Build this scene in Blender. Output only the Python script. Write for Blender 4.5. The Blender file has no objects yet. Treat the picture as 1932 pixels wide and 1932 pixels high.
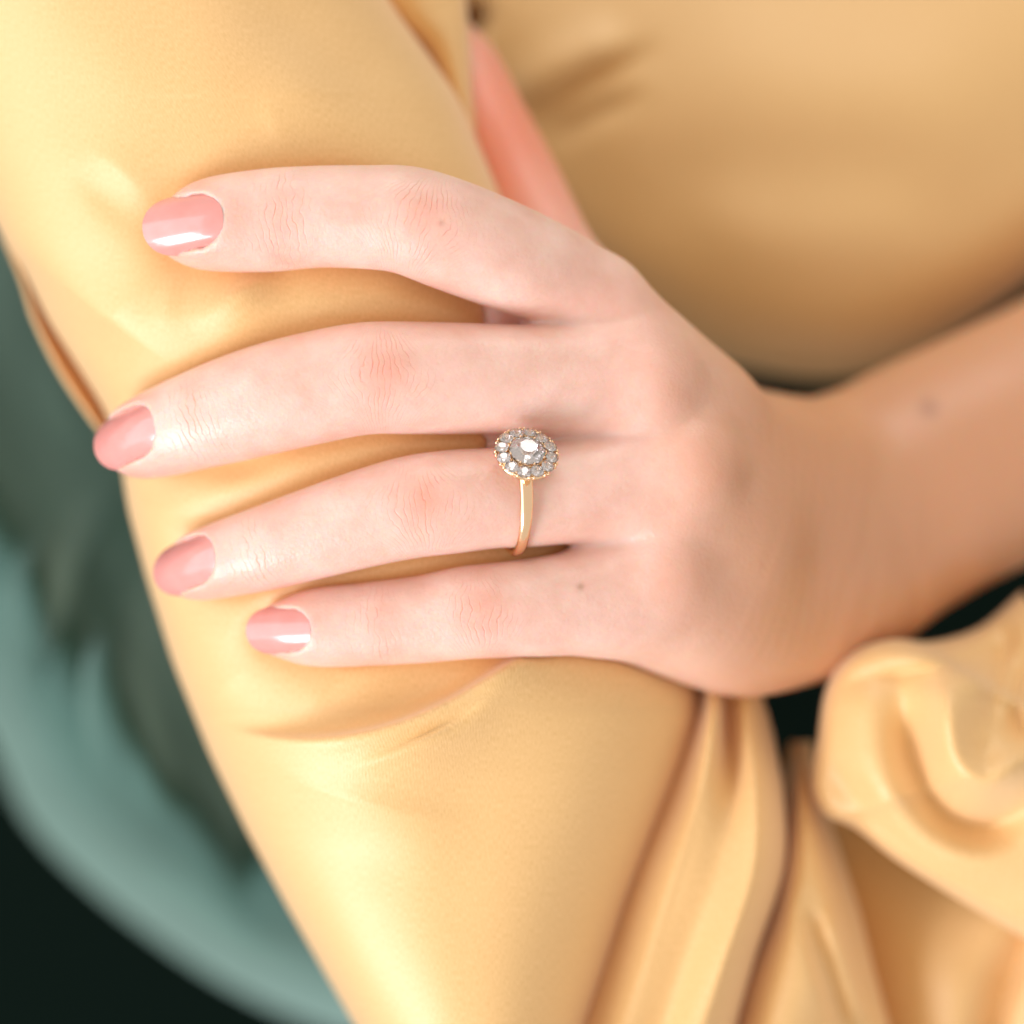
import bpy, bmesh, math
import numpy as np
from mathutils import Vector, Matrix

# ------------------------------------------------------------------ camera, light, exposure
CAM_D = 500.0            # mm from lens to the plane of focus
FRAME = 172.0            # mm across the frame at that plane
S = FRAME / 1932.0       # mm per layout unit (the layout is measured on a 1932 wide sheet)
Z0 = 1000.0              # mm, height of the middle of the picture above the floor

sc = bpy.context.scene
cam = bpy.data.cameras.new('camera')
cam.sensor_width = 36.0
cam.lens = 36.0 * CAM_D / FRAME
cam.clip_start = 0.02
cam.clip_end = 20.0
cam.dof.use_dof = True
cam.dof.focus_distance = (CAM_D + 1.5) / 1000
cam.dof.aperture_fstop = 3.9
camo = bpy.data.objects.new('camera', cam)
sc.collection.objects.link(camo)
camo.location = (0, -CAM_D / 1000, Z0 / 1000)
camo.rotation_euler = (math.radians(90), 0, 0)
sc.camera = camo

world = bpy.data.worlds.new('World')
sc.world = world
world.use_nodes = True
bg = world.node_tree.nodes['Background']
bg.inputs['Color'].default_value = (1.0, 0.89, 0.80, 1)
bg.inputs['Strength'].default_value = 0.75


def area(name, loc, target, sx, sy, power, col):
    li = bpy.data.lights.new(name, 'AREA')
    li.shape = 'RECTANGLE'
    li.size = sx
    li.size_y = sy
    li.energy = power
    li.color = col
    o = bpy.data.objects.new(name, li)
    sc.collection.objects.link(o)
    o.location = loc
    d = Vector(target) - Vector(loc)
    o.rotation_euler = d.to_track_quat('-Z', 'Y').to_euler()
    return o


area('window_light', (-0.90, -0.62, 0.16), (0, 0, 1.0), 0.5, 0.6, 13.5, (0.96, 0.92, 1.0))
area('ceiling_lamp', (0.05, -0.45, 2.3), (0, 0, 1.0), 0.85, 0.75, 5.5, (1.0, 0.97, 0.93))  # added overhead light, no real lamp; gives the ring stones their sparkle
area('sky_light', (-1.5, -0.8, 0.85), (0, 0, 1.0), 1.5, 1.6, 13.0, (0.90, 0.89, 1.0))

vs = sc.view_settings
vs.view_transform = 'Standard'
vs.look = 'None'
vs.exposure = 0.06
vs.gamma = 1.0
vs.use_curve_mapping = False
cy = sc.cycles
cy.use_denoising = True
cy.use_adaptive_sampling = True
cy.adaptive_threshold = 0.02
cy.max_bounces = 16
cy.diffuse_bounces = 10
cy.glossy_bounces = 8
cy.transmission_bounces = 14
cy.caustics_reflective = True
cy.caustics_refractive = True
cy.sample_clamp_indirect = 15.0


# ------------------------------------------------------------------ helpers
def at(u, v, d):
    """layout point (u right, v down, d mm towards the camera) -> mm (right, up, to camera)"""
    u, v, d = np.asarray(u, float), np.asarray(v, float), np.asarray(d, float)
    k = S * (CAM_D - d) / CAM_D
    return np.stack([(u - 966) * k, (966 - v) * k, d + 0 * u], -1)


def rad(r, d):
    return np.asarray(r, float) * S * (CAM_D - np.asarray(d, float)) / CAM_D


def world_pts(P):
    P = np.asarray(P, float)
    return np.stack([P[..., 0], -P[..., 2], Z0 + P[..., 1]], -1) / 1000.0


def link(name, me, parent=None, mat=None, smooth=True):
    o = bpy.data.objects.new(name, me)
    sc.collection.objects.link(o)
    if parent is not None:
        o.parent = parent
    if mat is not None:
        me.materials.append(mat)
    if smooth:
        me.polygons.foreach_set('use_smooth', np.ones(len(me.polygons), bool))
    return o


def mesh_np(name, P, quads):
    me = bpy.data.meshes.new(name)
    P = np.asarray(P, np.float32)
    quads = np.asarray(quads, np.int32)
    n, k = quads.shape
    me.vertices.add(len(P))
    me.vertices.foreach_set('co', P.ravel())
    me.loops.add(n * k)
    me.loops.foreach_set('vertex_index', quads.ravel())
    me.polygons.add(n)
    me.polygons.foreach_set('loop_start', np.arange(0, n * k, k, dtype=np.int32))
    me.polygons.foreach_set('loop_total', np.full(n, k, np.int32))
    me.update(calc_edges=True)
    me.validate()
    return me


def cr(P, n, axis=0):
    """Catmull-Rom resampling of a control array along an axis to n samples"""
    P = np.moveaxis(np.asarray(P, float), axis, 0)
    m = len(P)
    t = np.linspace(0, m - 1, n)
    i = np.clip(t.astype(int), 0, m - 2)
    f = (t - i).reshape((-1,) + (1,) * (P.ndim - 1))
    p1, p2 = P[i], P[i + 1]
    p0 = np.where((i > 0).reshape(f.shape), P[np.maximum(i - 1, 0)], 2 * p1 - p2)
    p3 = np.where((i < m - 2).reshape(f.shape), P[np.minimum(i + 2, m - 1)], 2 * p2 - p1)
    r = 0.5 * (2 * p1 + (p2 - p0) * f + (2 * p0 - 5 * p1 + 4 * p2 - p3) * f ** 2 + (3 * p1 - p0 - 3 * p2 + p3) * f ** 3)
    return np.moveaxis(r, 0, axis)


def grid_quads(n, m):
    i = np.arange(n - 1)[:, None] * m + np.arange(m - 1)[None]
    return np.stack([i, i + 1, i + m + 1, i + m], -1).reshape(-1, 4)


def patch_obj(name, UVD, parent, mat, thick=0.35, flip=False):
    """UVD (n,m,3) layout grid -> mesh with a uv in mm"""
    n, m = UVD.shape[:2]
    P = at(UVD[..., 0], UVD[..., 1], UVD[..., 2])
    q = grid_quads(n, m)
    if flip:
        q = q[:, ::-1]
    me = mesh_np(name, world_pts(P).reshape(-1, 3), q)
    du = np.concatenate([np.zeros((n, 1)), np.cumsum(np.linalg.norm(np.diff(P, axis=1), axis=-1), 1)], 1)
    dv = np.concatenate([np.zeros((1, m)), np.cumsum(np.linalg.norm(np.diff(P, axis=0), axis=-1), 0)], 0)
    du = du - du[:, m // 2:m // 2 + 1]
    uv = np.stack([du, np.repeat(dv[:, m // 2:m // 2 + 1], m, 1)], -1).reshape(-1, 2)
    lay = me.uv_layers.new(name='UVMap')
    vi = np.empty(len(me.loops), np.int32)
    me.loops.foreach_get('vertex_index', vi)
    lay.data.foreach_set('uv', uv[vi].astype(np.float32).ravel())
    o = link(name, me, parent, mat)
    if thick:
        s = o.modifiers.new('thickness', 'SOLIDIFY')
        s.thickness = thick / 1000
        s.offset = -1 if not flip else 1
    return o


def seg_dist(U, V, pts):
    """distance, side and parameter of layout points to a polyline"""
    pts = np.asarray(pts, float)
    best = np.full(U.shape, 1e9)
    side = np.zeros(U.shape)
    par = np.zeros(U.shape)
    L = np.concatenate([[0], np.cumsum(np.linalg.norm(np.diff(pts, axis=0), axis=1))])
    for a, b, l0, l1 in zip(pts[:-1], pts[1:], L[:-1], L[1:]):
        e = b - a
        t = np.clip(((U - a[0]) * e[0] + (V - a[1]) * e[1]) / (e @ e), 0, 1)
        dx, dy = U - a[0] - t * e[0], V - a[1] - t * e[1]
        d = np.hypot(dx, dy)
        k = d < best
        best = np.where(k, d, best)
        side = np.where(k, np.sign(e[0] * dy - e[1] * dx), side)
        par = np.where(k, (l0 + t * (l1 - l0)) / L[-1], par)
    return best, side, par


def fold(U, V, pts, amp, wl, wr, fade=0.25, p=2.0, n=40):
    """a smooth ridge (+) or valley (-) along a curve; wl / wr are its widths on the two sides"""
    d, s, t = seg_dist(U, V, cr(pts, n))
    w = np.where(s < 0, wl, wr)
    f = np.clip(np.minimum(t, 1 - t) / max(fade, 1e-3), 0, 1)
    f = f * f * (3 - 2 * f)
    return amp * f * np.exp(-(np.sqrt(d * d + 4.0) / w) ** p)


def smin(a, b, k):
    h = np.clip(0.5 + 0.5 * (b - a) / k, 0, 1)
    return b + (a - b) * h - k * h * (1 - h)


# ------------------------------------------------------------------ materials
def new_mat(name):
    m = bpy.data.materials.new(name)
    m.use_nodes = True
    nt = m.node_tree
    b = nt.nodes['Principled BSDF']
    return m, nt, b


def N(nt, kind, **kw):
    n = nt.nodes.new(kind)
    for k, v in kw.items():
        setattr(n, k, v)
    return n


def math_node(nt, op, a, b=None, c=None, clamp=False):
    n = nt.nodes.new('ShaderNodeMath')
    n.operation = op
    n.use_clamp = clamp
    for i, x in enumerate((a, b, c)):
        if x is None:
            continue
        if isinstance(x, (int, float)):
            n.inputs[i].default_value = x
        else:
            nt.links.new(x, n.inputs[i])
    return n.outputs[0]


def satin_material():
    m, nt, b = new_mat('mustard_satin')
    L = nt.links
    uv = N(nt, 'ShaderNodeUVMap')
    uv.uv_map = 'UVMap'
    mp = N(nt, 'ShaderNodeMapping')
    mp.inputs['Scale'].default_value = (2.2, 0.55, 1)
    L.new(uv.outputs[0], mp.inputs['Vector'])
    n1 = N(nt, 'ShaderNodeTexNoise')
    n1.inputs['Scale'].default_value = 2.0
    n1.inputs['Detail'].default_value = 2.0
    L.new(mp.outputs[0], n1.inputs['Vector'])
    wv = N(nt, 'ShaderNodeTexWave')
    wv.inputs['Scale'].default_value = 0.55
    wv.inputs['Distortion'].default_value = 1.2
    wv.inputs['Detail'].default_value = 1.0
    mp2 = N(nt, 'ShaderNodeMapping')
    mp2.inputs['Rotation'].default_value = (0, 0, math.radians(8))
    L.new(uv.outputs[0], mp2.inputs['Vector'])
    L.new(mp2.outputs[0], wv.inputs['Vector'])
    mix = math_node(nt, 'ADD', math_node(nt, 'MULTIPLY', n1.outputs['Fac'], 0.85), math_node(nt, 'MULTIPLY', wv.outputs['Fac'], 0.15))
    ramp = N(nt, 'ShaderNodeValToRGB')
    ramp.color_ramp.elements[0].position = 0.3
    ramp.color_ramp.elements[0].color = (0.730, 0.430, 0.122, 1)
    ramp.color_ramp.elements[1].position = 0.68
    ramp.color_ramp.elements[1].color = (0.880, 0.570, 0.225, 1)
    L.new(mix, ramp.inputs['Fac'])
    L.new(ramp.outputs[0], b.inputs['Base Color'])
    b.inputs['Roughness'].default_value = 0.5
    b.inputs['IOR'].default_value = 1.9
    b.inputs['Specular IOR Level'].default_value = 0.5
    b.inputs['Specular Tint'].default_value = (1.0, 0.97, 0.93, 1)
    b.inputs['Sheen Weight'].default_value = 0.5
    b.inputs['Sheen Roughness'].default_value = 0.6
    b.inputs['Sheen Tint'].default_value = (1.0, 0.94, 0.86, 1)
    bp = N(nt, 'ShaderNodeBump')
    bp.inputs['Strength'].default_value = 0.5
    bp.inputs['Distance'].default_value = 0.00016
    L.new(mix, bp.inputs['Height'])
    L.new(bp.outputs[0], b.inputs['Normal'])
    return m


def velvet_material():
    m, nt, b = new_mat('green_velvet')
    L = nt.links
    tc = N(nt, 'ShaderNodeTexCoord')
    n1 = N(nt, 'ShaderNodeTexNoise')
    n1.inputs['Scale'].default_value = 35
    n1.inputs['Detail'].default_value = 4
    L.new(tc.outputs['Object'], n1.inputs['Vector'])
    ramp = N(nt, 'ShaderNodeValToRGB')
    ramp.color_ramp.elements[0].position = 0.3
    ramp.color_ramp.elements[0].color = (0.020, 0.072, 0.056, 1)
    ramp.color_ramp.elements[1].position = 0.7
    ramp.color_ramp.elements[1].color = (0.040, 0.118, 0.094, 1)
    L.new(n1.outputs['Fac'], ramp.inputs['Fac'])
    L.new(ramp.outputs[0], b.inputs['Base Color'])
    b.inputs['Roughness'].default_value = 0.75
    b.inputs['Sheen Weight'].default_value = 1.0
    b.inputs['Sheen Roughness'].default_value = 0.42
    b.inputs['Sheen Tint'].default_value = (0.66, 1.0, 0.92, 1)
    return m


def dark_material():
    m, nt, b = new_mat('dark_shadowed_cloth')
    b.inputs['Base Color'].default_value = (0.004, 0.0085, 0.0065, 1)  # near-black colour stands in for the shade behind chair and dress
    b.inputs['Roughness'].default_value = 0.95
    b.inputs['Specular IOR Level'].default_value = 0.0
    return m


def skin_material():
    m, nt, b = new_mat('fair_skin')
    L = nt.links
    tc = N(nt, 'ShaderNodeTexCoord')
    at1 = N(nt, 'ShaderNodeAttribute', attribute_name='flush')
    at2 = N(nt, 'ShaderNodeAttribute', attribute_name='joint')
    at3 = N(nt, 'ShaderNodeAttribute', attribute_name='mole')
    sep = N(nt, 'ShaderNodeSeparateXYZ')
    L.new(at2.outputs['Vector'], sep.inputs[0])
    # mottling
    n1 = N(nt, 'ShaderNodeTexNoise')
    n1.inputs['Scale'].default_value = 110
    n1.inputs['Detail'].default_value = 5
    n1.inputs['Roughness'].default_value = 0.6
    L.new(tc.outputs['Object'], n1.inputs['Vector'])
    ramp = N(nt, 'ShaderNodeValToRGB')
    ramp.color_ramp.elements[0].position = 0.30
    ramp.color_ramp.elements[0].color = (0.775, 0.500, 0.405, 1)
    ramp.color_ramp.elements[1].position = 0.72
    ramp.color_ramp.elements[1].color = (0.885, 0.655, 0.570, 1)
    L.new(n1.outputs['Fac'], ramp.inputs['Fac'])
    # knuckle creases: ovals round each joint
    n2 = N(nt, 'ShaderNodeTexNoise')
    n2.inputs['Scale'].default_value = 230
    n2.inputs['Detail'].default_value = 3
    L.new(tc.outputs['Object'], n2.inputs['Vector'])
    w2 = math_node(nt, 'MULTIPLY', math_node(nt, 'MULTIPLY', sep.outputs[1], sep.outputs[1]), 0.022)
    rho = math_node(nt, 'MULTIPLY', sep.outputs[0], math_node(nt, 'ADD', w2, 1.0))
    ph = math_node(nt, 'ADD', math_node(nt, 'MULTIPLY', rho, 2.5), math_node(nt, 'MULTIPLY', n2.outputs['Fac'], 9.0))
    sn = math_node(nt, 'ABSOLUTE', math_node(nt, 'SINE', ph))
    line = math_node(nt, 'POWER', math_node(nt, 'SUBTRACT', 1.0, sn), 7.0)
    n3 = N(nt, 'ShaderNodeTexNoise')
    n3.inputs['Scale'].default_value = 300
    L.new(tc.outputs['Object'], n3.inputs['Vector'])
    gate = math_node(nt, 'MULTIPLY', math_node(nt, 'SUBTRACT', n3.outputs['Fac'], 0.38), 4.0, clamp=True)
    crease = math_node(nt, 'MULTIPLY', math_node(nt, 'MULTIPLY', line, gate), sep.outputs[2])
    red = math_node(nt, 'ADD', math_node(nt, 'MULTIPLY', at1.outputs['Fac'], 1.0), math_node(nt, 'MULTIPLY', crease, 0.7), clamp=True)
    mx = N(nt, 'ShaderNodeMix', data_type='RGBA')
    mx.inputs[7].default_value = (0.83, 0.32, 0.205, 1)
    L.new(red, mx.inputs[0])
    L.new(ramp.outputs[0], mx.inputs[6])
    mx2 = N(nt, 'ShaderNodeMix', data_type='RGBA')
    mx2.inputs[7].default_value = (0.42, 0.20, 0.11, 1)
    L.new(at3.outputs['Fac'], mx2.inputs[0])
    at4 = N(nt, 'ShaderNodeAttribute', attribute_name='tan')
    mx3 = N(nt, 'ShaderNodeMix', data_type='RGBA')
    mx3.inputs[7].default_value = (0.66, 0.35, 0.19, 1)  # shade and warm bounce at the wrist, painted into the skin colour
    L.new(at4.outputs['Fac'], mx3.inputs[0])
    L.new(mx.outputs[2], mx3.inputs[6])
    L.new(mx3.outputs[2], mx2.inputs[6])
    L.new(mx2.outputs[2], b.inputs['Base Color'])
    b.inputs['Subsurface Weight'].default_value = 1.0
    b.inputs['Subsurface Radius'].default_value = (1.0, 0.32, 0.18)
    b.inputs['Subsurface Scale'].default_value = 0.0024
    b.inputs['Roughness'].default_value = 0.37
    b.inputs['Specular IOR Level'].default_value = 0.6
    # fine relief
    vo = N(nt, 'ShaderNodeTexVoronoi')
    vo.inputs['Scale'].default_value = 1500
    L.new(tc.outputs['Object'], vo.inputs['Vector'])
    n4 = N(nt, 'ShaderNodeTexNoise')
    n4.inputs['Scale'].default_value = 700
    n4.inputs['Detail'].default_value = 4
    L.new(tc.outputs['Object'], n4.inputs['Vector'])
    hgt = math_node(nt, 'ADD', math_node(nt, 'MULTIPLY', vo.outputs['Distance'], 0.5),
                    math_node(nt, 'MULTIPLY', n4.outputs['Fac'], 0.9))
    hgt = math_node(nt, 'SUBTRACT', hgt, math_node(nt, 'MULTIPLY', crease, 2.5))
    bp = N(nt, 'ShaderNodeBump')
    bp.inputs['Strength'].default_value = 0.55
    bp.inputs['Distance'].default_value = 0.00016
    L.new(hgt, bp.inputs['Height'])
    L.new(bp.outputs[0], b.inputs['Normal'])
    return m


def nail_material():
    m, nt, b = new_mat('pink_nail_polish')
    tc = N(nt, 'ShaderNodeTexCoord')
    n1 = N(nt, 'ShaderNodeTexNoise')
    n1.inputs['Scale'].default_value = 260
    nt.links.new(tc.outputs['Object'], n1.inputs['Vector'])
    ramp = N(nt, 'ShaderNodeValToRGB')
    ramp.color_ramp.elements[0].position = 0.3
    ramp.color_ramp.elements[0].color = (0.72, 0.300, 0.262, 1)
    ramp.color_ramp.elements[1].position = 0.7
    ramp.color_ramp.elements[1].color = (0.76, 0.340, 0.302, 1)
    nt.links.new(n1.outputs['Fac'], ramp.inputs['Fac'])
    nt.links.new(ramp.outputs[0], b.inputs['Base Color'])
    b.inputs['Roughness'].default_value = 0.22
    b.inputs['Coat Weight'].default_value = 1.0
    b.inputs['Coat Roughness'].default_value = 0.05
    b.inputs['Subsurface Weight'].default_value = 0.15
    b.inputs['Subsurface Scale'].default_value = 0.0008
    bp = N(nt, 'ShaderNodeBump')
    bp.inputs['Strength'].default_value = 0.15
    bp.inputs['Distance'].default_value = 0.0003
    nt.links.new(n1.outputs['Fac'], bp.inputs['Height'])
    nt.links.new(bp.outputs[0], b.inputs['Coat Normal'])
    return m


def gold_material():
    m, nt, b = new_mat('worn_gold')
    tc = N(nt, 'ShaderNodeTexCoord')
    n1 = N(nt, 'ShaderNodeTexNoise')
    n1.inputs['Scale'].default_value = 900
    n1.inputs['Detail'].default_value = 5
    nt.links.new(tc.outputs['Object'], n1.inputs['Vector'])
    ramp = N(nt, 'ShaderNodeValToRGB')
    ramp.color_ramp.elements[0].color = (0.10, 0.10, 0.10, 1)
    ramp.color_ramp.elements[1].color = (0.26, 0.26, 0.26, 1)
    nt.links.new(n1.outputs['Fac'], ramp.inputs['Fac'])
    nt.links.new(ramp.outputs[0], b.inputs['Roughness'])
    b.inputs['Base Color'].default_value = (0.96, 0.70, 0.45, 1)
    b.inputs['Metallic'].default_value = 1.0
    return m


def stone_material():
    m, nt, b = new_mat('clear_cut_stone')
    nt.nodes.remove(b)
    out = nt.nodes['Material Output']
    g = N(nt, 'ShaderNodeBsdfGlass')
    g.inputs['IOR'].default_value = 2.2
    g.inputs['Roughness'].default_value = 0.0
    tc = N(nt, 'ShaderNodeTexCoord')
    n1 = N(nt, 'ShaderNodeTexNoise')
    n1.inputs['Scale'].default_value = 700
    nt.links.new(tc.outputs['Object'], n1.inputs['Vector'])
    ramp = N(nt, 'ShaderNodeValToRGB')
    ramp.color_ramp.elements[0].color = (0.97, 0.98, 1.0, 1)
    ramp.color_ramp.elements[1].color = (1.0, 0.97, 0.95, 1)
    nt.links.new(n1.outputs['Fac'], ramp.inputs['Fac'])
    nt.links.new(ramp.outputs[0], g.inputs['Color'])
    gl = N(nt, 'ShaderNodeBsdfGlossy')
    gl.inputs['Roughness'].default_value = 0.03
    df = N(nt, 'ShaderNodeBsdfDiffuse')
    df.inputs['Color'].default_value = (0.95, 0.95, 0.97, 1)
    ms = N(nt, 'ShaderNodeMixShader')
    ms.inputs[0].default_value = 0.18
    nt.links.new(g.outputs[0], ms.inputs[1])
    nt.links.new(gl.outputs[0], ms.inputs[2])
    ms2 = N(nt, 'ShaderNodeMixShader')
    ms2.inputs[0].default_value = 0.02
    nt.links.new(ms.outputs[0], ms2.inputs[1])
    nt.links.new(df.outputs[0], ms2.inputs[2])
    nt.links.new(ms2.outputs[0], out.inputs['Surface'])
    return m


SATIN = satin_material()
VELVET = velvet_material()
DARK = dark_material()
SKIN = skin_material()
NAIL = nail_material()
GOLD = gold_material()
STONE = stone_material()

# ------------------------------------------------------------------ setting behind
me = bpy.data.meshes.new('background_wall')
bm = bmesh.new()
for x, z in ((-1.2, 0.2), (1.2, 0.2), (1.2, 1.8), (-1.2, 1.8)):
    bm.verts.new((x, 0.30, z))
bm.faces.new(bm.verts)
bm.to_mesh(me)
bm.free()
backdrop = link('background_wall', me, None, DARK, smooth=False)  # dark sheet filling the gaps where there is only shade
backdrop['kind'] = 'structure'

# green velvet chair cushion: rolled rim on its lower left, nearly flat body going in behind the sleeve
rim = [(-420, 300), (-330, 800), (-150, 1180), (-20, 1370), (60, 1535), (180, 1662), (350, 1792), (500, 1880), (690, 1955), (900, 2010)]
inn = [(1.0, -0.05), (0.97, -0.22), (0.86, -0.5), (0.78, -0.62), (0.8, -0.6), (0.72, -0.69), (0.6, -0.8), (0.5, -0.87), (0.4, -0.92), (0.3, -0.95)]
cols = [(30, -225), (0, -188), (24, -154), (80, -124), (150, -106), (225, -102), (310, -122), (420, -158), (560, -185), (760, -195)]
G = []
for (u, v), (nx, ny) in zip(rim, inn):
    row = []
    for o_, d_ in cols:
        row.append((u + nx * o_, v + ny * o_, d_))
    G.append(row)
G = cr(cr(np.array(G), 150, 0), 150, 1)
U, V = G[..., 0], G[..., 1]
dd = np.zeros_like(U)
dd += fold(U, V, [(190, 860), (150, 1080), (135, 1250), (150, 1450)], -6, 46, 40, 0.5)
dd += fold(U, V, [(290, 960), (235, 1180), (215, 1330), (240, 1520)], 6, 44, 44, 0.5)
dd += fold(U, V, [(100, 930), (75, 1150), (75, 1350)], 7, 44, 44, 0.5)
dd += fold(U, V, [(430, 1350), (475, 1600), (530, 1800)], -12, 60, 55, 0.5)
dd += fold(U, V, [(0, 520), (110, 820), (230, 1000)], 8, 80, 80, 0.5)
dd += fold(U, V, [(250, 900), (150, 1050), (95, 1230), (85, 1400)], -6, 22, 34, 0.4, 1.4)
dd += fold(U, V, [(210, 880), (90, 1030), (20, 1220)], 5, 30, 24, 0.4, 1.4)
dd += fold(U, V, [(300, 1000), (190, 1150), (165, 1330), (200, 1500)], -6, 22, 30, 0.4, 1.4)
dd += fold(U, V, [(250, 1240), (260, 1380), (330, 1560)], 5, 24, 30, 0.4, 1.4)
dd += fold(U, V, [(60, 620), (130, 780), (200, 880)], -5, 30, 40, 0.5, 1.5)
G[..., 2] += dd
chair = patch_obj('velvet_chair', G, None, VELVET, thick=1.5)
chair['label'] = 'deep green velvet chair cushion with pale sheen behind the satin sleeve'
chair['category'] = 'chair'

# ------------------------------------------------------------------ the hand, as one signed distance field
FINGERS = {
    'index': [(358, 436, 62, -10.5), (400, 424, 87, -9.5), (500, 416, 97, -9), (600, 409, 96, -8.5), (700, 410, 98, -7.5),
              (770, 416, 102, -7), (850, 443, 105, -7.5), (950, 482, 102, -10), (1040, 520, 95, -14), (1115, 564, 92, -18)],
    'middle': [(240, 835, 53, -21), (280, 824, 79, -18), (400, 784, 96, -13), (500, 754, 104, -10.5), (600, 730, 106, -9),
               (690, 714, 106, -8), (780, 713, 106, -8.5), (870, 714, 105, -9.5), (960, 715, 103, -11), (1060, 717, 104, -13), (1200, 732, 112, -15.5)],
    'ring': [(349, 1075, 52, -20.5), (390, 1064, 68, -17.5), (500, 1034, 80, -13), (600, 1004, 87, -10.5), (700, 975, 93, -9),
             (780, 956, 97, -8.2), (850, 947, 98, -8.6), (930, 940, 95, -9.6), (1000, 938, 94, -11), (1100, 925, 98, -13), (1270, 893, 112, -16.5)],
    'little': [(533, 1188, 53, -15.5), (600, 1184, 74, -14), (700, 1177, 79, -13), (800, 1168, 83, -12), (880, 1156, 88, -11),
               (960, 1150, 91, -11.5), (1050, 1142, 96, -13), (1150, 1128, 104, -16), (1250, 1096, 112, -20)],
    'thumb': [(862, 72, 36, -63), (882, 130, 62, -60), (916, 231, 80, -56), (975, 345, 82, -52), (1040, 480, 84, -46), (1100, 570, 84, -42)],
}
PALM = [  # chains of (u, v, r, d)
    [(1120, 588, 86, -20), (1230, 712, 96, -27), (1345, 840, 116, -36), (1480, 930, 165, -49)],
    [(1225, 735, 100, -17), (1310, 810, 115, -24), (1450, 930, 150, -42)],
    [(1300, 890, 100, -16.5), (1370, 945, 118, -25.5), (1480, 1020, 165, -45)],
    [(1250, 1096, 104, -19), (1340, 1120, 118, -26.5), (1480, 1080, 180, -49)],
    [(1150, 1135, 96, -20), (1280, 1170, 110, -28), (1390, 1200, 114, -36), (1470, 1165, 135, -46), (1560, 1070, 190, -58)],
    [(1480, 1000, 212, -55), (1600, 985, 230, -63), (1760, 900, 228, -70), (1960, 805, 226, -79), (2250, 665, 235, -98)],
    [(1090, 560, 78, -42), (1200, 680, 88, -48), (1380, 860, 118, -58)],
    [(1275, 985, 86, -17.5), (1380, 1035, 114, -26)],
    [(1190, 640, 82, -19), (1300, 770, 104, -26.5)],
    [(1450, 880, 105, -52), (1540, 910, 140, -62)],
    # webs between the fingers
    [(950, 560, 50, -24), (935, 690, 50, -24), (1040, 640, 60, -24)],
    [(950, 770, 48, -20), (955, 880, 48, -20), (1060, 820, 60, -20)],
    [(1130, 960, 50, -21), (1150, 1090, 50, -22)],
]
KNUCKLES = [(1232, 722, 70, -12.6), (1314, 870, 74, -12.6), (1262, 1085, 70, -14.8), (1750, 1000, 110, -62)]


def chain(pts, n):
    a = np.array(pts, float)
    c = cr(a, n)
    P = at(c[:, 0], c[:, 1], c[:, 2 + 1])
    return P, rad(c[:, 2], c[:, 3])


SPINE = {k: chain(p, 10 * len(p)) for k, p in FINGERS.items()}


def frame_at(name, u):
    """point, direction to the tip, camera-side normal, lateral (up) of a finger where it passes column u"""
    P, R = SPINE[name]
    c = cr(np.array(FINGERS[name], float), len(P))
    i = int(np.argmin(abs(c[:, 0] - u)))
    t = P[max(i - 2, 0)] - P[min(i + 2, len(P) - 1)]
    t /= np.linalg.norm(t)
    n = np.array([0, 0, 1.0])
    n = n - t * (n @ t)
    n /= np.linalg.norm(n)
    b = np.cross(n, t)
    if b[1] < 0:
        b = -b
    return P[i], t, n, b, R[i]


# nails: cuticle column, tip column, half width mm, tilt of the nail towards the top (deg), dip of the nail axis at tip
NAILS = {'index': (434, 276, 4.9, 4, 12), 'middle': (334, 163, 4.9, 12, 12), 'ring': (440, 274, 4.6, 14, 12), 'little': (596, 462, 4.0, 0, 12)}
NAILF = {}
for k, (u0, u1, hw, tilt, dip) in NAILS.items():
    p, t, n, b, r = frame_at(k, u0 - 30)
    P0, t0, n0, b0, r0 = frame_at(k, u0)
    a = math.radians(tilt)
    n, b = n * math.cos(a) + b * math.sin(a), b * math.cos(a) - n * math.sin(a)
    c = math.radians(dip)
    t, n = t * math.cos(c) - n * math.sin(c), n * math.cos(c) + t * math.sin(c)
    org = P0 + n0 * (r0 / 1.10 - 0.15) * math.cos(a) + b0 * math.sin(a) * (r0 - 0.2)
    # length so that the tip lands on its column
    tipx = (u1 - 966) * S * (CAM_D + 15) / CAM_D
    Ln = abs((tipx - org[0]) / t[0])
    NAILF[k] = (org, t, n, b, hw, Ln)


def nail_h(l, w, hw, Ln):
    R = hw * 1.22
    return 0.115 * l - 0.0125 * l * l - (R - np.sqrt(np.maximum(R * R - w * w, 0.01)))


def nail_half(l, hw, Ln):
    """half width of the nail outline at length l: rounded cuticle, gently squared tip"""
    x = np.clip(l / Ln, 0, 1)
    base = np.clip(1 - (1 - np.clip(x / 0.34, 0, 1)) ** 2.2, 0, 1) ** 0.5
    tip = np.clip(1 - np.clip((x - 0.56) / 0.44, 0, 1) ** 3.0, 0, 1) ** 0.47
    return hw * base * tip * (0.97 + 0.03 * np.sin(x * 3))


def seg_sdf(X, Y, Z, a, b, ra, rb, fz=1.0):
    e = b - a
    L2 = max(e @ e, 1e-9)
    t = np.clip(((X - a[0]) * e[0] + (Y - a[1]) * e[1] + (Z - a[2]) * e[2]) / L2, 0, 1)
    dx = X - a[0] - t * e[0]
    dy = Y - a[1] - t * e[1]
    dz = (Z - a[2] - t * e[2]) * fz
    return np.sqrt(dx * dx + dy * dy + dz * dz) - (ra + (rb - ra) * t)


def finger_sdf(name, X, Y, Z):
    P, R = SPINE[name]
    fz = 1.10 if name != 'thumb' else 1.0
    D = np.full(X.shape, 1e3, X.dtype)
    for i in range(len(P) - 1):
        D = np.minimum(D, seg_sdf(X, Y, Z, P[i], P[i + 1], R[i], R[i + 1], fz))
    return D


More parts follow.
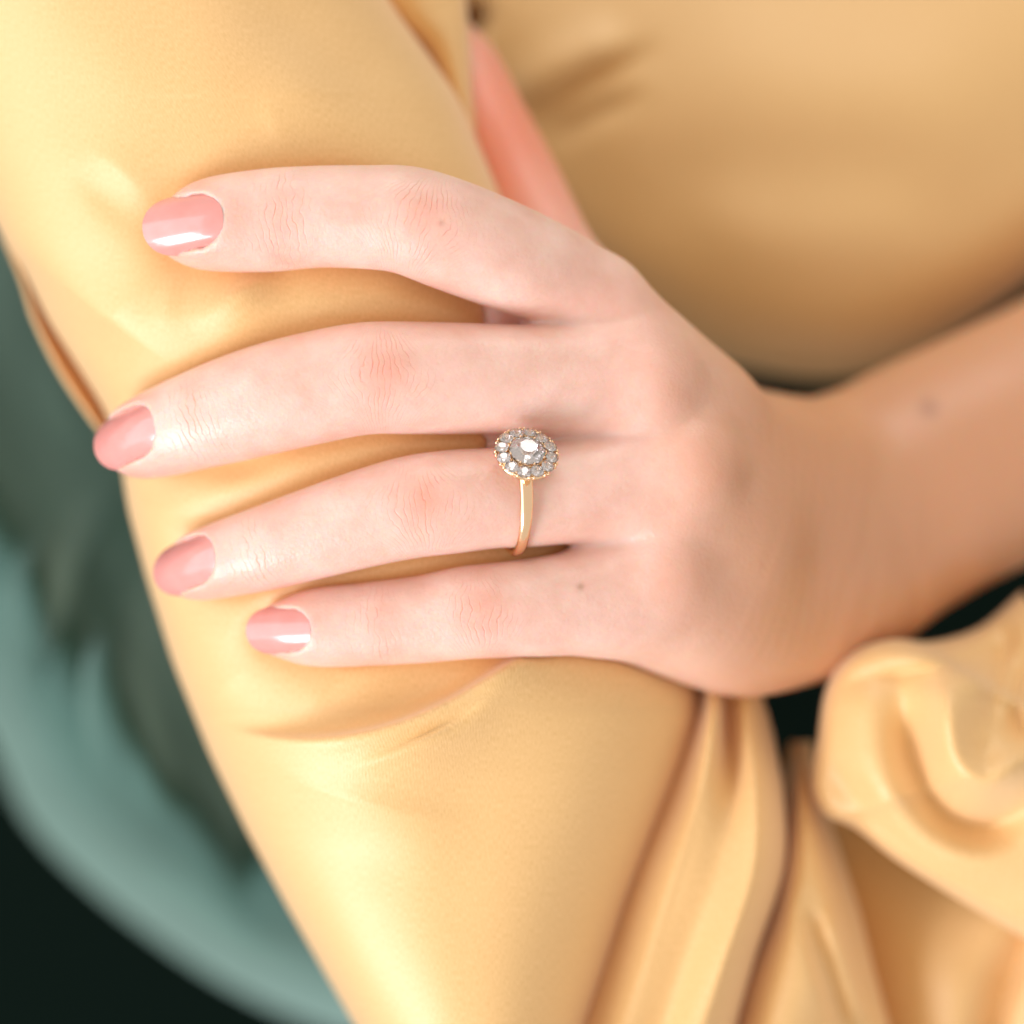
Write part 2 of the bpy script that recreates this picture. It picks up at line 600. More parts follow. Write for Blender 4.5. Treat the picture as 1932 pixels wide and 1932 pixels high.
PCH = [chain(p, 6 * len(p)) for p in PALM]
KN = [(at(u, v, d), float(rad(r, d))) for u, v, r, d in KNUCKLES]


def boxes_eval(fn, axes, lo, hi, out_fill=25.0):
    """evaluate fn only inside a box of the grid; returns slices and values"""
    sl = []
    for ax, a, b in zip(axes, lo, hi):
        i0 = max(int(np.searchsorted(ax, a)) - 1, 0)
        i1 = min(int(np.searchsorted(ax, b)) + 1, len(ax))
        sl.append(slice(i0, i1))
    X, Y, Z = np.meshgrid(axes[0][sl[0]], axes[1][sl[1]], axes[2][sl[2]], indexing='ij', sparse=True)
    return tuple(sl), X, Y, Z


def hand_field_points(P):
    """the hand's distance field at loose points (used to press the cloth)"""
    X, Y, Z = P[:, 0], P[:, 1], P[:, 2]
    F = np.full(X.shape, 1e3)
    for k in SPINE:
        F = smin(F, finger_sdf(k, X, Y, Z), 1.2)
    Q = np.full(X.shape, 1e3)
    for p, r in PCH:
        D = np.full(X.shape, 1e3)
        for i in range(len(p) - 1):
            D = np.minimum(D, seg_sdf(X, Y, Z, p[i], p[i + 1], r[i], r[i + 1]))
        Q = smin(Q, D, 6.0)
    return smin(F, Q, 5.0)


def build_hand(h):
    lo = np.array([-76, -42, -150.0])
    hi = np.array([140, 106, 4.0])
    axes = [np.arange(l, u, h, dtype=np.float32) for l, u in zip(lo, hi)]
    shp = tuple(len(a) for a in axes)
    BIG = np.float32(40)

    def put(D, P, R, fn, k, pad):
        l = P.min(0) - R.max() - pad
        u = P.max(0) + R.max() + pad
        sl, X, Y, Z = boxes_eval(None, axes, l, u)
        v = fn(X, Y, Z).astype(np.float32)
        D[sl] = smin(D[sl], v, k) if k > 0 else np.minimum(D[sl], v)

    def add_chain(D, P, R, fz, k, pad):
        sl, X, Y, Z = boxes_eval(None, axes, P.min(0) - R.max() - pad, P.max(0) + R.max() + pad)
        ax2 = [axes[c][sl[c]] for c in range(3)]
        tmp = np.full(tuple(len(a) for a in ax2), BIG, np.float32)
        for i in range(len(P) - 1):
            r = max(R[i], R[i + 1])
            s2, X, Y, Z = boxes_eval(None, ax2, np.minimum(P[i], P[i + 1]) - r - pad, np.maximum(P[i], P[i + 1]) + r + pad)
            tmp[s2] = np.minimum(tmp[s2], seg_sdf(X, Y, Z, P[i], P[i + 1], R[i], R[i + 1], fz).astype(np.float32))
        D[sl] = smin(D[sl], tmp, np.float32(k))

    D = np.full(shp, BIG, np.float32)
    Q = np.full(shp, BIG, np.float32)
    for name, (P, R) in SPINE.items():
        add_chain(D, P, R, 1.10 if name != 'thumb' else 1.0, 1.2, 6)
    for P, R in PCH:
        add_chain(Q, P, R, 1.0, 7.0, 8)
    k5 = np.float32(5.0)
    for i0 in range(0, shp[0], 40):
        D[i0:i0 + 40] = smin(D[i0:i0 + 40], Q[i0:i0 + 40], k5)
    del Q
    for c, r in KN:
        put(D, c[None], np.array([r]), lambda X, Y, Z: seg_sdf(X, Y, Z, c, c + np.array([0.01, 0, 0]), r, r), 4.0, 9)
    # nail beds cut into the fingertips
    for k, (org, t, n, b, hw, Ln) in NAILF.items():
        l = org - 18
        u = org + 18
        sl, X, Y, Z = boxes_eval(None, axes, l, u)
        dx, dy, dz = X - org[0], Y - org[1], Z - org[2]
        ll = dx * t[0] + dy * t[1] + dz * t[2]
        ww = dx * b[0] + dy * b[1] + dz * b[2]
        hh = dx * n[0] + dy * n[1] + dz * n[2]
        half = nail_half(ll, hw, Ln) - 0.30
        out = np.maximum(np.abs(ww) - half, -ll + 0.25)
        below = (nail_h(ll, np.clip(ww, -hw * 1.05, hw * 1.05), hw, Ln) - 0.25) - hh
        carve = np.maximum(out, below)          # negative inside the room of the nail
        a = D[sl]
        bb = (-carve).astype(np.float32)
        kk = np.float32(0.8)
        D[sl] = -smin(-a, -bb, kk)
    return D, axes, lo


def surface_nets(D, lo, h):
    s = D < 0
    nx, ny, nz = D.shape
    c = np.zeros((nx - 1, ny - 1, nz - 1), np.int8)
    for i in (0, 1):
        for j in (0, 1):
            for k in (0, 1):
                c += s[i:nx - 1 + i, j:ny - 1 + j, k:nz - 1 + k]
    act = np.argwhere((c > 0) & (c < 8))
    idx = np.full(c.shape, -1, np.int32)
    idx[tuple(act.T)] = np.arange(len(act))
    acc = np.zeros((len(act), 3))
    cnt = np.zeros(len(act))
    cor = [(i, j, k) for i in (0, 1) for j in (0, 1) for k in (0, 1)]
    val = {o: D[act[:, 0] + o[0], act[:, 1] + o[1], act[:, 2] + o[2]].astype(float) for o in cor}
    for a in cor:
        for ax in range(3):
            if a[ax] == 0:
                b = list(a)
                b[ax] = 1
                va, vb = val[a], val[tuple(b)]
                cross = (va < 0) != (vb < 0)
                t = np.where(cross, va / np.where(cross, va - vb, 1), 0)
                p = np.tile(np.array(a, float), (len(act), 1))
                p[:, ax] += t
                acc += np.where(cross[:, None], p, 0)
                cnt += cross
    P = lo + h * (act + acc / cnt[:, None])
    quads = []
    for ax in range(3):
        sl0 = [slice(1, -1)] * 3
        sl1 = [slice(1, -1)] * 3
        sl0[ax] = slice(0, -1)
        sl1[ax] = slice(1, None)
        A, B = s[tuple(sl0)], s[tuple(sl1)]
        e = np.argwhere(A != B)
        off = np.ones(3, int)
        off[ax] = 0
        g = e + off
        inside = A[tuple(e.T)]
        o1, o2 = (ax + 1) % 3, (ax + 2) % 3
        q = []
        for d1, d2 in ((-1, -1), (0, -1), (0, 0), (-1, 0)):
            w = g.copy()
            w[:, o1] += d1
            w[:, o2] += d2
            q.append(idx[w[:, 0], w[:, 1], w[:, 2]])
        q = np.stack(q, 1)
        q[~inside] = q[~inside][:, ::-1]
        quads.append(q)
    return P, np.concatenate(quads)


H = 0.42
D, axes, lo = build_hand(H)
HP, HQ = surface_nets(D, lo, H)
del D
# light smoothing of the net
nb_sum = np.zeros_like(HP)
for it in range(3):
    nb_sum[:] = 0
    cnt = np.zeros(len(HP))
    for a, b in ((0, 1), (1, 2), (2, 3), (3, 0)):
        for x, y in ((a, b), (b, a)):
            for c in range(3):
                nb_sum[:, c] += np.bincount(HQ[:, x], HP[HQ[:, y], c], len(HP))
            cnt += np.bincount(HQ[:, x], minlength=len(HP))
    HP = HP + 0.5 * (nb_sum / np.maximum(cnt, 1)[:, None] - HP)

person = bpy.data.objects.new('person', None)
sc.collection.objects.link(person)
person.empty_display_size = 0.05
person['label'] = 'person in a mustard satin dress clasping their own upper arm, pink polished nails'
person['category'] = 'person'
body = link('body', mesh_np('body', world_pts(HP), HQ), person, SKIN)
body['label'] = 'bare fair-skinned hand and forearm'

# where the skin flushes, where the thumb's shaded red is painted in, where it creases, where it has spots
JOINTS = [  # finger, column, reach mm, flush, crease
    ('index', 800, 7.0, 0.40, 1.0), ('index', 535, 4.5, 0.16, 0.9),
    ('middle', 715, 7.0, 0.50, 1.0), ('middle', 395, 4.5, 0.22, 0.9),
    ('ring', 795, 7.0, 0.50, 1.0), ('ring', 505, 4.0, 0.15, 0.7),
    ('little', 905, 6.0, 0.38, 1.0), ('little', 715, 3.8, 0.18, 0.8)]
flush_shade = np.zeros(len(HP))
joint = np.zeros((len(HP), 3))
for fn, u, reach, fl, crs in JOINTS:
    p, t, n, b, r = frame_at(fn, u)
    p = p + n * r * 0.8
    q = HP - p
    l, w, hgt = q @ t, q @ b, q @ n
    pip = reach > 5
    g = np.exp(-(l / reach) ** 2 - (w / 9.5) ** 2 - (hgt / 9) ** 2)
    flush_shade += 0.85 * fl * np.exp(-((l + 0.8) / (reach * 0.55)) ** 2 - ((w - 1) / 5) ** 2 - (hgt / 7) ** 2)
    m = g * crs
    k = m > joint[:, 2]
    ww = w * (1.0 if pip else 0.35)
    joint[k] = np.stack([l, ww, m], 1)[k]
for k, (org, t, n, b, hw, Ln) in NAILF.items():
    q = HP - (org + t * Ln * 0.6 - n * 2)
    flush_shade += 0.5 * np.exp(-(np.linalg.norm(q, axis=1) / 8.5) ** 2)
q = (HP - at(940, 260, -50)) * np.array([1, 0.6, 1])
flush_shade += 1.0 * np.exp(-(np.linalg.norm(q, axis=1) / 22) ** 2) * (HP[:, 2] < -26)  # thumb's translucent red in the shade, painted into the skin colour
for (u, v, d, a, rr) in ((1180, 560, -8, 0.2, 10), (1245, 720, -5, 0.15, 9), (1320, 870, -5, 0.15, 9), (1270, 1090, -6, 0.15, 9)):
    q = HP - at(u, v, d)
    flush_shade += a * np.exp(-(np.linalg.norm(q, axis=1) / rr) ** 2)
mole = np.zeros(len(HP))
HPu = 966 + HP[:, 0] / (S * (CAM_D - HP[:, 2]) / CAM_D)
HPv = 966 - HP[:, 1] / (S * (CAM_D - HP[:, 2]) / CAM_D)
for (u, v, r, a, dmin) in ((832, 421, 5.5, 0.45, -8), (1752, 770, 20, 0.7, -80), (1096, 1107, 7, 0.6, -15)):
    mole = np.maximum(mole, a * np.exp(-(np.hypot(HPu - u, HPv - v) / r) ** 2) * (HP[:, 2] > dmin))
ATT = body.data.attributes
ATT.new('flush', 'FLOAT', 'POINT').data.foreach_set('value', np.clip(flush_shade, 0, 1).astype(np.float32))
wrist_shade = np.clip((HPu - 1110) / 420, 0, 1)  # painted shade grows from the knuckles to the forearm
ATT.new('tan', 'FLOAT', 'POINT').data.foreach_set('value', (0.95 * wrist_shade * wrist_shade * (3 - 2 * wrist_shade)).astype(np.float32))
ATT.new('mole', 'FLOAT', 'POINT').data.foreach_set('value', mole.astype(np.float32))
ATT.new('joint', 'FLOAT_VECTOR', 'POINT').data.foreach_set('vector', joint.astype(np.float32).ravel())

# fingernails
for k, (org, t, n, b, hw, Ln) in NAILF.items():
    nl, nw = 44, 30
    th = np.linspace(0, 1, nl)
    l = Ln * (0.5 - 0.5 * np.cos(np.pi * th))
    half = np.maximum(nail_half(l, hw, Ln) * 1.05, 0.02)
    w = half[:, None] * np.sin(np.linspace(-1, 1, nw) * np.pi / 2)[None]
    hgt = nail_h(l[:, None], w, hw, Ln) + 0.16
    Pn = org + (l[:, None, None] * 1.015 - 0.2) * t + w[..., None] * b + hgt[..., None] * n
    q = grid_quads(nl, nw)
    me = mesh_np('fingernail', world_pts(Pn).reshape(-1, 3), q)
    o = link('fingernail', me, body, NAIL)
    # make sure the faces look outwards, then give the plate its thickness
    me.calc_loop_triangles()
    nn = np.array([tuple(p.normal) for p in me.polygons]).sum(0)
    nw_ = np.array([n[0], -n[2], n[1]])
    if nn @ nw_ < 0:
        me.flip_normals()
    sm = o.modifiers.new('plate', 'SOLIDIFY')
    sm.thickness = 0.0006
    sm.offset = -1

# ------------------------------------------------------------------ clothes
# the sleeve on the gripped upper arm: a full tube
LE = [(-300, -330), (-170, 0), (-70, 280), (10, 450), (45, 503), (92, 600), (150, 690), (203, 775), (228, 850), (245, 960), (280, 1090), (330, 1250), (400, 1425), (470, 1570), (545, 1710), (625, 1850), (700, 1980), (790, 2150)]
RE = [(560, -330), (730, 0), (860, 180), (935, 355), (1000, 500), (1060, 620), (1110, 720), (1170, 830), (1230, 960), (1285, 1120), (1318, 1330), (1292, 1420), (1250, 1530), (1185, 1700), (1110, 1932), (1050, 2150)]
vv = np.linspace(-330, 2150, 420)
Lu = np.interp(vv, [p[1] for p in LE], [p[0] for p in LE])
Ru = np.interp(vv, [p[1] for p in RE], [p[0] for p in RE])
ker = np.hanning(17)
ker /= ker.sum()
sm1 = lambda a: np.convolve(np.pad(a, 8, mode='reflect', reflect_type='odd'), ker, 'valid')
Lu, Ru = sm1(Lu), sm1(Ru)
na = 520
th = np.linspace(-np.pi, np.pi, na)          # 0 = facing the camera
ex = 2.0 / 2.55
cx, hwid = (Lu + Ru) / 2, (Ru - Lu) / 2
sx = np.sign(np.sin(th)) * np.abs(np.sin(th)) ** ex
cz = np.sign(np.cos(th)) * np.abs(np.cos(th)) ** ex
U = cx[:, None] + hwid[:, None] * sx[None]
V = np.repeat(vv[:, None], na, 1)
depth0 = np.interp(vv, [-330, 300, 700, 1200, 1500, 2150], [-48, -47, -48, -49, -48, -50])
semi = np.interp(vv, [-330, 300, 700, 1200, 1500, 2150], [36, 37, 37.5, 37, 35.5, 36])
Dd = depth0[:, None] + semi[:, None] * cz[None]
front = np.clip(cz * 3, 0, 1)[None]
f = np.zeros_like(U)
# the long overlap running from the left edge down to the middle finger
f += fold(U, V, [(-160, 300), (0, 440), (120, 545), (240, 640), (345, 700), (420, 720)], 2.4, 80, 34, 0.35, 1.4)
f += fold(U, V, [(-100, 420), (60, 560), (170, 650), (290, 725)], -2.0, 36, 60, 0.35)
# tuck on the far left edge
# small pulls round the fingertips
f += fold(U, V, [(120, 300), (220, 385), (300, 440)], -0.9, 40, 34, 0.5)
f += fold(U, V, [(360, 630), (430, 578), (540, 505)], 2.2, 26, 44, 0.5, 1.3)
f += fold(U, V, [(350, 910), (440, 885), (560, 860)], -1.2, 26, 30, 0.5)
f += fold(U, V, [(290, 985), (345, 1000), (440, 985)], -0.9, 26, 26, 0.5)
for pts, amp in (([(310, 500), (255, 560), (180, 620), (120, 640)], 1.0), ([(345, 510), (318, 570), (300, 640)], 0.8),
                 ([(290, 380), (215, 310), (140, 270)], 0.9), ([(210, 900), (290, 955), (400, 975), (500, 960)], 0.9),
                 ([(300, 1120), (370, 1185), (450, 1215)], 0.8), ([(540, 570), (650, 590), (800, 588)], 0.9),
                 ([(600, 900), (700, 868), (830, 838)], 0.8), ([(470, 1240), (430, 1290), (370, 1320)], 0.8),
                 ([(620, 1262), (600, 1310), (540, 1350)], 0.7), ([(560, 300), (520, 240), (500, 160)], 0.6)):
    f += fold(U, V, pts, 0.5 * amp, 20, 32, 0.5, 1.4)
# the big crease under the little finger, and the softer ones below it
f += fold(U, V, [(1190, 1090), (1070, 1190), (990, 1250), (920, 1302), (850, 1346), (760, 1386), (660, 1410), (560, 1412), (440, 1388), (320, 1335)], 7.0, 75, 26, 0.36, 1.35, 80)
f += fold(U, V, [(1190, 1078), (1070, 1178), (990, 1240), (920, 1291), (850, 1334), (760, 1373), (660, 1398), (560, 1400), (440, 1376)], -3.6, 10, 26, 0.4, 1.4, 80)
f += fold(U, V, [(980, 1170), (870, 1270), (760, 1320), (640, 1345), (500, 1335)], -2.6, 36, 60, 0.5)
f += fold(U, V, [(950, 1310), (870, 1385), (780, 1434), (680, 1464), (600, 1475)], 3.4, 50, 22, 0.5, 1.3)
f += fold(U, V, [(950, 1300), (870, 1374), (780, 1422), (680, 1452)], -2.2, 10, 24, 0.5, 1.4)
f += fold(U, V, [(420, 1400), (560, 1485), (700, 1530), (920, 1560)], 2.0, 40, 70, 0.5, 1.5)
f += fold(U, V, [(460, 1490), (620, 1590), (820, 1640)], -0.9, 60, 60, 0.5)
# broad soft rolls higher up
f += fold(U, V, [(380, -120), (560, 40), (720, 180), (860, 330)], -1.7, 80, 70, 0.4)
f += fold(U, V, [(200, -50), (330, 150), (420, 320)], 0.8, 120, 120, 0.5)
# lower part runs into the valley on its right
f += fold(U, V, [(1240, 1250), (1260, 1420), (1190, 1600), (1100, 1850), (1040, 2100)], -2.5, 40, 90, 0.2)
f += fold(U, V, [(560, 1650), (650, 1800), (730, 1980)], 0.8, 60, 60, 0.5)
rg = np.random.default_rng(11)
for _ in range(26):
    a_, wl_ = rg.uniform(0, math.pi), rg.uniform(160, 420)
    f += 0.00012 * wl_ * np.sin(2 * math.pi * (U * math.cos(a_) + V * math.sin(a_)) / wl_ + rg.uniform(0, 6.28)) * np.sin(2 * math.pi * (U * math.sin(a_) - V * math.cos(a_)) / (wl_ * 2.7) + rg.uniform(0, 6.28))
Dd = Dd + f * front
# the crests of the sharper creases lean over upwards and hide a little of the cloth above them
over = fold(U, V, [(1190, 1098), (1070, 1198), (990, 1258), (920, 1310), (850, 1354), (760, 1394), (660, 1418), (560, 1420), (440, 1396), (320, 1343)], 24, 70, 30, 0.4, 1.6, 80)
over += fold(U, V, [(950, 1318), (870, 1393), (780, 1442), (680, 1472), (600, 1483)], 17, 46, 18, 0.5, 1.6)
over += fold(U, V, [(360, 638), (430, 586), (540, 513)], 11, 30, 18, 0.5, 1.6)
over += fold(U, V, [(0, 446), (120, 552), (240, 646), (345, 706), (420, 726)], 11, 18, 40, 0.4, 1.6)
over += fold(U, V, [(420, 1408), (560, 1493), (700, 1538), (920, 1568)], 9, 18, 50, 0.5, 1.6)
# press of the hand
sel = (np.abs(th) < 1.75)
V = V - over * front
P = at(U, V, Dd)
ii = np.where((vv > 180) & (vv < 1450))[0]
sub = P[ii][:, sel].reshape(-1, 3)
sd = hand_field_points(sub)
sub[:, 2] -= 3.0 * np.exp(-np.maximum(sd, 0) / 5.0)
for _ in range(5):
    sd = hand_field_points(sub)
    sub[:, 2] -= np.clip(0.25 - sd, 0, 3) * 0.9
newd = P[..., 2].copy()
blk = newd[ii]
blk[:, sel] = sub[:, 2].reshape(len(ii), -1)
newd[ii] = blk
# smooth the pressed depth a little so the cloth hangs softly
delta = newd - Dd
for _ in range(4):
    p_ = np.pad(delta, 1, mode='edge')
    delta = (p_[:-2, 1:-1] + p_[2:, 1:-1] + p_[1:-1, :-2] + p_[1:-1, 2:] + 4 * p_[1:-1, 1:-1]) / 8
Dd = Dd + np.minimum(delta, newd - Dd + 0.4)
sleeve = patch_obj('sleeve', np.stack([U, V, Dd], -1), person, SATIN, thick=0.35)

# the tuck turned out along its left edge
G = []
for v, a, b_ in ((440, 14, 2), (480, 32, 20), (530, 60, 40), (600, 96, 62), (690, 155, 106), (770, 206, 158), (830, 228, 203), (880, 240, 232)):
    G.append([(a + 34, v - 8, -34), (a + 12, v - 4, -50), (a - 6, v, -57), ((a + b_) / 2 - 3, v + 3, -55), (b_ + 6, v + 5, -50), (b_, v + 6, -55), (b_ + 6, v + 6, -75)])
patch_obj('sleeve_tuck', cr(cr(np.array(G), 110, 0), 70, 1), person, SATIN)

# the bodice beside it (upper right)
bot = [(700, 60), (900, 330), (1100, 540), (1260, 640), (1400, 694), (1560, 716), (1690, 690), (1810, 625), (1940, 535), (2120, 400), (2350, 250)]
G = []
for (u, v) in bot:
    k = (u - 700) / 1650.0
    row = [(u - 10, v - 30, -165), (u, v - 2, -130), (u - 2, v - 24, -114), (u - 10, v - 110, -104), (u - 20, v - 240, -100),
           (u - 30, v - 420, -98), (u - 40, v - 640, -102), (u - 40, v - 950, -112)]
    G.append([(a, b_, c - 14 * math.cos(k * 5.0) * 0.6) for a, b_, c in row])
G = cr(cr(np.array(G), 180, 0), 130, 1)
U, V = G[..., 0], G[..., 1]
f = fold(U, V, [(920, 285), (1010, 205), (1110, 145), (1270, 70)], -4.0, 12, 26, 0.4, 1.5)
f += fold(U, V, [(1000, 290), (1080, 232), (1240, 160)], -3.0, 12, 24, 0.4, 1.5)
f += fold(U, V, [(960, 215), (1060, 130), (1200, 60)], 2.5, 40, 22, 0.3)
f += fold(U, V, [(855, 40), (880, 34), (900, 34), (920, 40)], -30, 20, 22, 0.3)
f += fold(U, V, [(1250, 60), (1500, 160), (1900, 200)], 1.5, 120, 120, 0.3)
f += fold(U, V, [(1250, 380), (1500, 460), (1850, 430)], 1.6, 90, 90, 0.3)
f += fold(U, V, [(1150, 300), (1400, 330), (1800, 300)], -1.2, 90, 90, 0.3)
G[..., 2] += f
bodice = patch_obj('bodice', G, person, SATIN, flip=True)

# gathered cloth between sleeve and bodice, top of the picture
G = [[(560, -220, -58), (660, -220, -44), (740, -220, -41), (810, -220, -42), (852, -220, -46), (856, -220, -58)],
     [(660, 0, -58), (720, 0, -46), (780, -5, -41), (838, 0, -42), (872, 0, -46), (876, 0, -58)],
     [(760, 100, -58), (805, 95, -47), (835, 90, -43), (860, 85, -43), (880, 80, -47), (884, 78, -58)],
     [(820, 200, -60), (850, 196, -49), (866, 192, -45), (878, 188, -45), (888, 185, -48), (891, 182, -58)],
     [(870, 290, -62), (885, 286, -53), (892, 282, -49), (899, 279, -49), (906, 276, -52), (908, 274, -60)],
     [(910, 390, -66), (920, 386, -60), (926, 382, -57), (930, 380, -57), (934, 378, -60), (936, 376, -66)]]
patch_obj('sleeve_gather', cr(cr(np.array(G), 110, 0), 70, 1), person, SATIN)

# hanging folds below the wrist
G = [[(1267, 1290, -50), (1318, 1290, -50), (1345, 1285, -40), (1368, 1285, -48), (1400, 1290, -44), (1425, 1295, -48), (1432, 1300, -60)],
     [(1267, 1370, -50), (1312, 1370, -44), (1344, 1365, -34), (1372, 1375, -46), (1410, 1365, -40), (1452, 1375, -52), (1445, 1380, -60)],
     [(1225, 1500, -50), (1272, 1500, -42), (1322, 1495, -33), (1375, 1500, -36), (1432, 1500, -35), (1474, 1500, -48), (1460, 1500, -60)],
     [(1175, 1640, -50), (1218, 1640, -40), (1280, 1640, -31), (1350, 1640, -32), (1430, 1640, -32), (1476, 1640, -48), (1450, 1640, -60)],
     [(1115, 1800, -50), (1160, 1800, -40), (1225, 1800, -31), (1295, 1800, -31.5), (1375, 1800, -29), (1424, 1800, -46), (1400, 1800, -60)],
     [(1055, 1940, -50), (1108, 1940, -40), (1175, 1940, -31), (1250, 1940, -32), (1330, 1940, -28), (1384, 1940, -46), (1350, 1940, -60)],
     [(985, 2120, -50), (1040, 2120, -40), (1120, 2120, -28), (1190, 2120, -33), (1280, 2120, -28), (1330, 2120, -46), (1300, 2120, -60)]]
G = cr(cr(np.array(G), 220, 0), 200, 1)
f = fold(G[..., 0], G[..., 1], [(1356, 1300), (1350, 1420), (1310, 1580), (1255, 1760), (1200, 1960)], -1.2, 44, 16, 0.5, 1.5)
f += fold(G[..., 0], G[..., 1], [(1400, 1330), (1425, 1480), (1420, 1640), (1360, 1830), (1310, 2000)], 1.5, 30, 14, 0.4, 1.3)
f += fold(G[..., 0], G[..., 1], [(1372, 1330), (1385, 1450), (1378, 1600)], -2.0, 14, 30, 0.5, 1.4)
G[..., 2] += f + 3
patch_obj('hanging_fold', G, person, SATIN)
G = [[(1490, 1400, -64), (1500, 1400, -66), (1512, 1400, -60), (1522, 1400, -62), (1532, 1400, -70), (1530, 1400, -72)],
     [(1480, 1480, -64), (1494, 1480, -58), (1512, 1480, -50), (1526, 1480, -52), (1540, 1480, -64), (1535, 1480, -72)],
     [(1450, 1600, -64), (1478, 1600, -54), (1512, 1600, -42), (1545, 1600, -44), (1578, 1600, -58), (1570, 1600, -72)],
     [(1430, 1720, -64), (1455, 1720, -52), (1500, 1720, -38), (1560, 1720, -40), (1616, 1720, -56), (1600, 1720, -72)],
     [(1380, 1840, -64), (1412, 1840, -50), (1475, 1840, -37), (1560, 1840, -39), (1646, 1840, -56), (1620, 1840, -72)],
     [(1350, 1940, -64), (1386, 1940, -50), (1455, 1940, -37), (1545, 1940, -40), (1672, 1940, -56), (1640, 1940, -72)],
     [(1290, 2120, -64), (1340, 2120, -50), (1430, 2120, -37), (1540, 2120, -40), (1720, 2120, -56), (1690, 2120, -72)]]
G = cr(cr(np.array(G), 150, 0), 110, 1)
G[..., 2] += fold(G[..., 0], G[..., 1], [(1510, 1650), (1540, 1780), (1590, 1930), (1620, 2100)], -4, 26, 20, 0.25)
G[..., 2] += fold(G[..., 0], G[..., 1], [(1550, 1700), (1585, 1800), (1625, 1950)], 2.5, 18, 18, 0.25)
patch_obj('hanging_fold', G, person, SATIN)
# flat panel behind, lower right
G = [[(1470, 1470, -84), (1600, 1500, -78), (1760, 1560, -70), (1950, 1650, -64), (2200, 1750, -64)],
     [(1490, 1620, -80), (1620, 1640, -72), (1780, 1700, -62), (1950, 1760, -56), (2200, 1850, -56)],
     [(1530, 1760, -78), (1650, 1780, -68), (1790, 1830, -58), (1950, 1880, -58), (2200, 1950, -56)],
     [(1560, 1900, -76), (1680, 1920, -66), (1800, 1960, -58), (1910, 1990, -60), (2200, 2060, -56)],
     [(1600, 2100, -76), (1700, 2120, -66), (1800, 2140, -58), (1900, 2160, -60), (2200, 2220, -56)]]
G = cr(cr(np.array(G), 120, 0), 130, 1)
G[..., 2] += fold(G[..., 0], G[..., 1], [(1960, 1740), (1900, 1860), (1870, 1990), (1850, 2120)], -7, 24, 40, 0.1)
patch_obj('skirt_panel', G, person, SATIN)

# the loose cuff with its looped folds, right
outl = [(1932, 1118, 40), (1850, 1186, 30), (1760, 1214, 16), (1680, 1210, 0), (1605, 1235, -10), (1562, 1300, -14), (1545, 1400, -12), (1535, 1485, -6), (1560, 1535, 0), (1615, 1560, 2), (1690, 1618, 4), (1800, 1688, 6), (1932, 1766, 8), (2120, 1880, 8)]
cen = (2060, 1400)
G = []
for u, v, dz in outl:
    row = []
    for q, d in ((0.05, -58), (0.012, -54), (0.0, -50), (0.02, -45.5), (0.07, -42), (0.18, -38), (0.36, -35), (0.6, -33), (1.0, -33)):
        row.append((u + (cen[0] - u) * q, v + (cen[1] - v) * q, d - max(dz, 0) * 0.5 * (1 - q)))
    G.append(row)
G = cr(cr(np.array(G), 300, 0), 220, 1)
U, V = G[..., 0], G[..., 1]
f = fold(U, V, [(1680, 1230), (1706, 1350), (1732, 1460), (1785, 1535), (1860, 1556), (1940, 1520), (2010, 1450)], -7.5, 30, 44, 0.35, 1.8)
f += fold(U, V, [(1640, 1300), (1665, 1420), (1705, 1520), (1790, 1605), (1900, 1620), (2000, 1590)], 3.0, 50, 44, 0.4)
f += fold(U, V, [(1800, 1210), (1790, 1330), (1806, 1430), (1860, 1470), (1930, 1430), (1990, 1350)], 6.0, 40, 34, 0.35, 1.8)
f += fold(U, V, [(1925, 1170), (1884, 1260), (1872, 1340), (1868, 1400)], -6, 22, 26, 0.4, 1.7)
f += fold(U, V, [(1990, 1180), (1932, 1270), (1915, 1350), (1950, 1400), (2010, 1400)], -6, 20, 30, 0.4, 1.7)
f += fold(U, V, [(1560, 1330), (1630, 1282), (1740, 1268), (1850, 1238), (1930, 1160)], -3.4, 18, 34, 0.4, 1.7)
f += fold(U, V, [(1590, 1530), (1720, 1620), (1850, 1686), (1990, 1752)], 1.8, 16, 40, 0.2, 1.4)
f += fold(U, V, [(1540, 1400), (1600, 1490), (1680, 1560)], -3, 34, 34, 0.5)
G[..., 2] += f + 7
cuff = patch_obj('loose_cuff', G, person, SATIN, thick=0.35, flip=True)

# ------------------------------------------------------------------ the ring
C0, tf, nf, bf, rf = frame_at('ring', 972)
ring = bpy.data.objects.new('ring', None)
sc.collection.objects.link(ring)
ring.empty_display_size = 0.01
ring['label'] = 'slim gold ring with a daisy cluster of clear stones on the hand'
ring['category'] = 'ring'
ax = tf
RB = rf + 0.25
phi = math.radians(38)


def ring_pt(r, ang, along):
    """ang measured from the camera side towards the top"""
    return C0 + (nf * math.cos(ang) + bf * math.sin(ang)) * r + ax * along


# band: D shaped section swept round the finger, slimmer underneath
nb, ns = 160, 14
Pb = np.zeros((nb, ns, 3))
for i in range(nb):
    a = phi + 2 * math.pi * i / nb
    away = abs(((a - phi + math.pi) % (2 * math.pi)) - math.pi) / math.pi
    hw = 1.28 - 0.28 * min(away * 2.2, 1)
    tk = 1.35 - 0.25 * min(away * 2, 1)
    for j in range(ns):
        s_ = 2 * math.pi * j / ns
        x = hw * math.cos(s_)
        y = math.sin(s_)
        r = RB + tk * 0.5 + (tk * 0.62 * y if y > 0 else tk * 0.42 * y)
        # circle squeezed like the finger: a little flatter in depth
        Pb[i, j] = C0 + nf * math.cos(a) * (r - 0.55) + bf * math.sin(a) * r + ax * x
q = []
for i in range(nb):
    for j in range(ns):
        q.append((i * ns + j, i * ns + (j + 1) % ns, ((i + 1) % nb) * ns + (j + 1) % ns, ((i + 1) % nb) * ns + j))
link('band', mesh_np('band', world_pts(Pb).reshape(-1, 3), q), ring, GOLD)

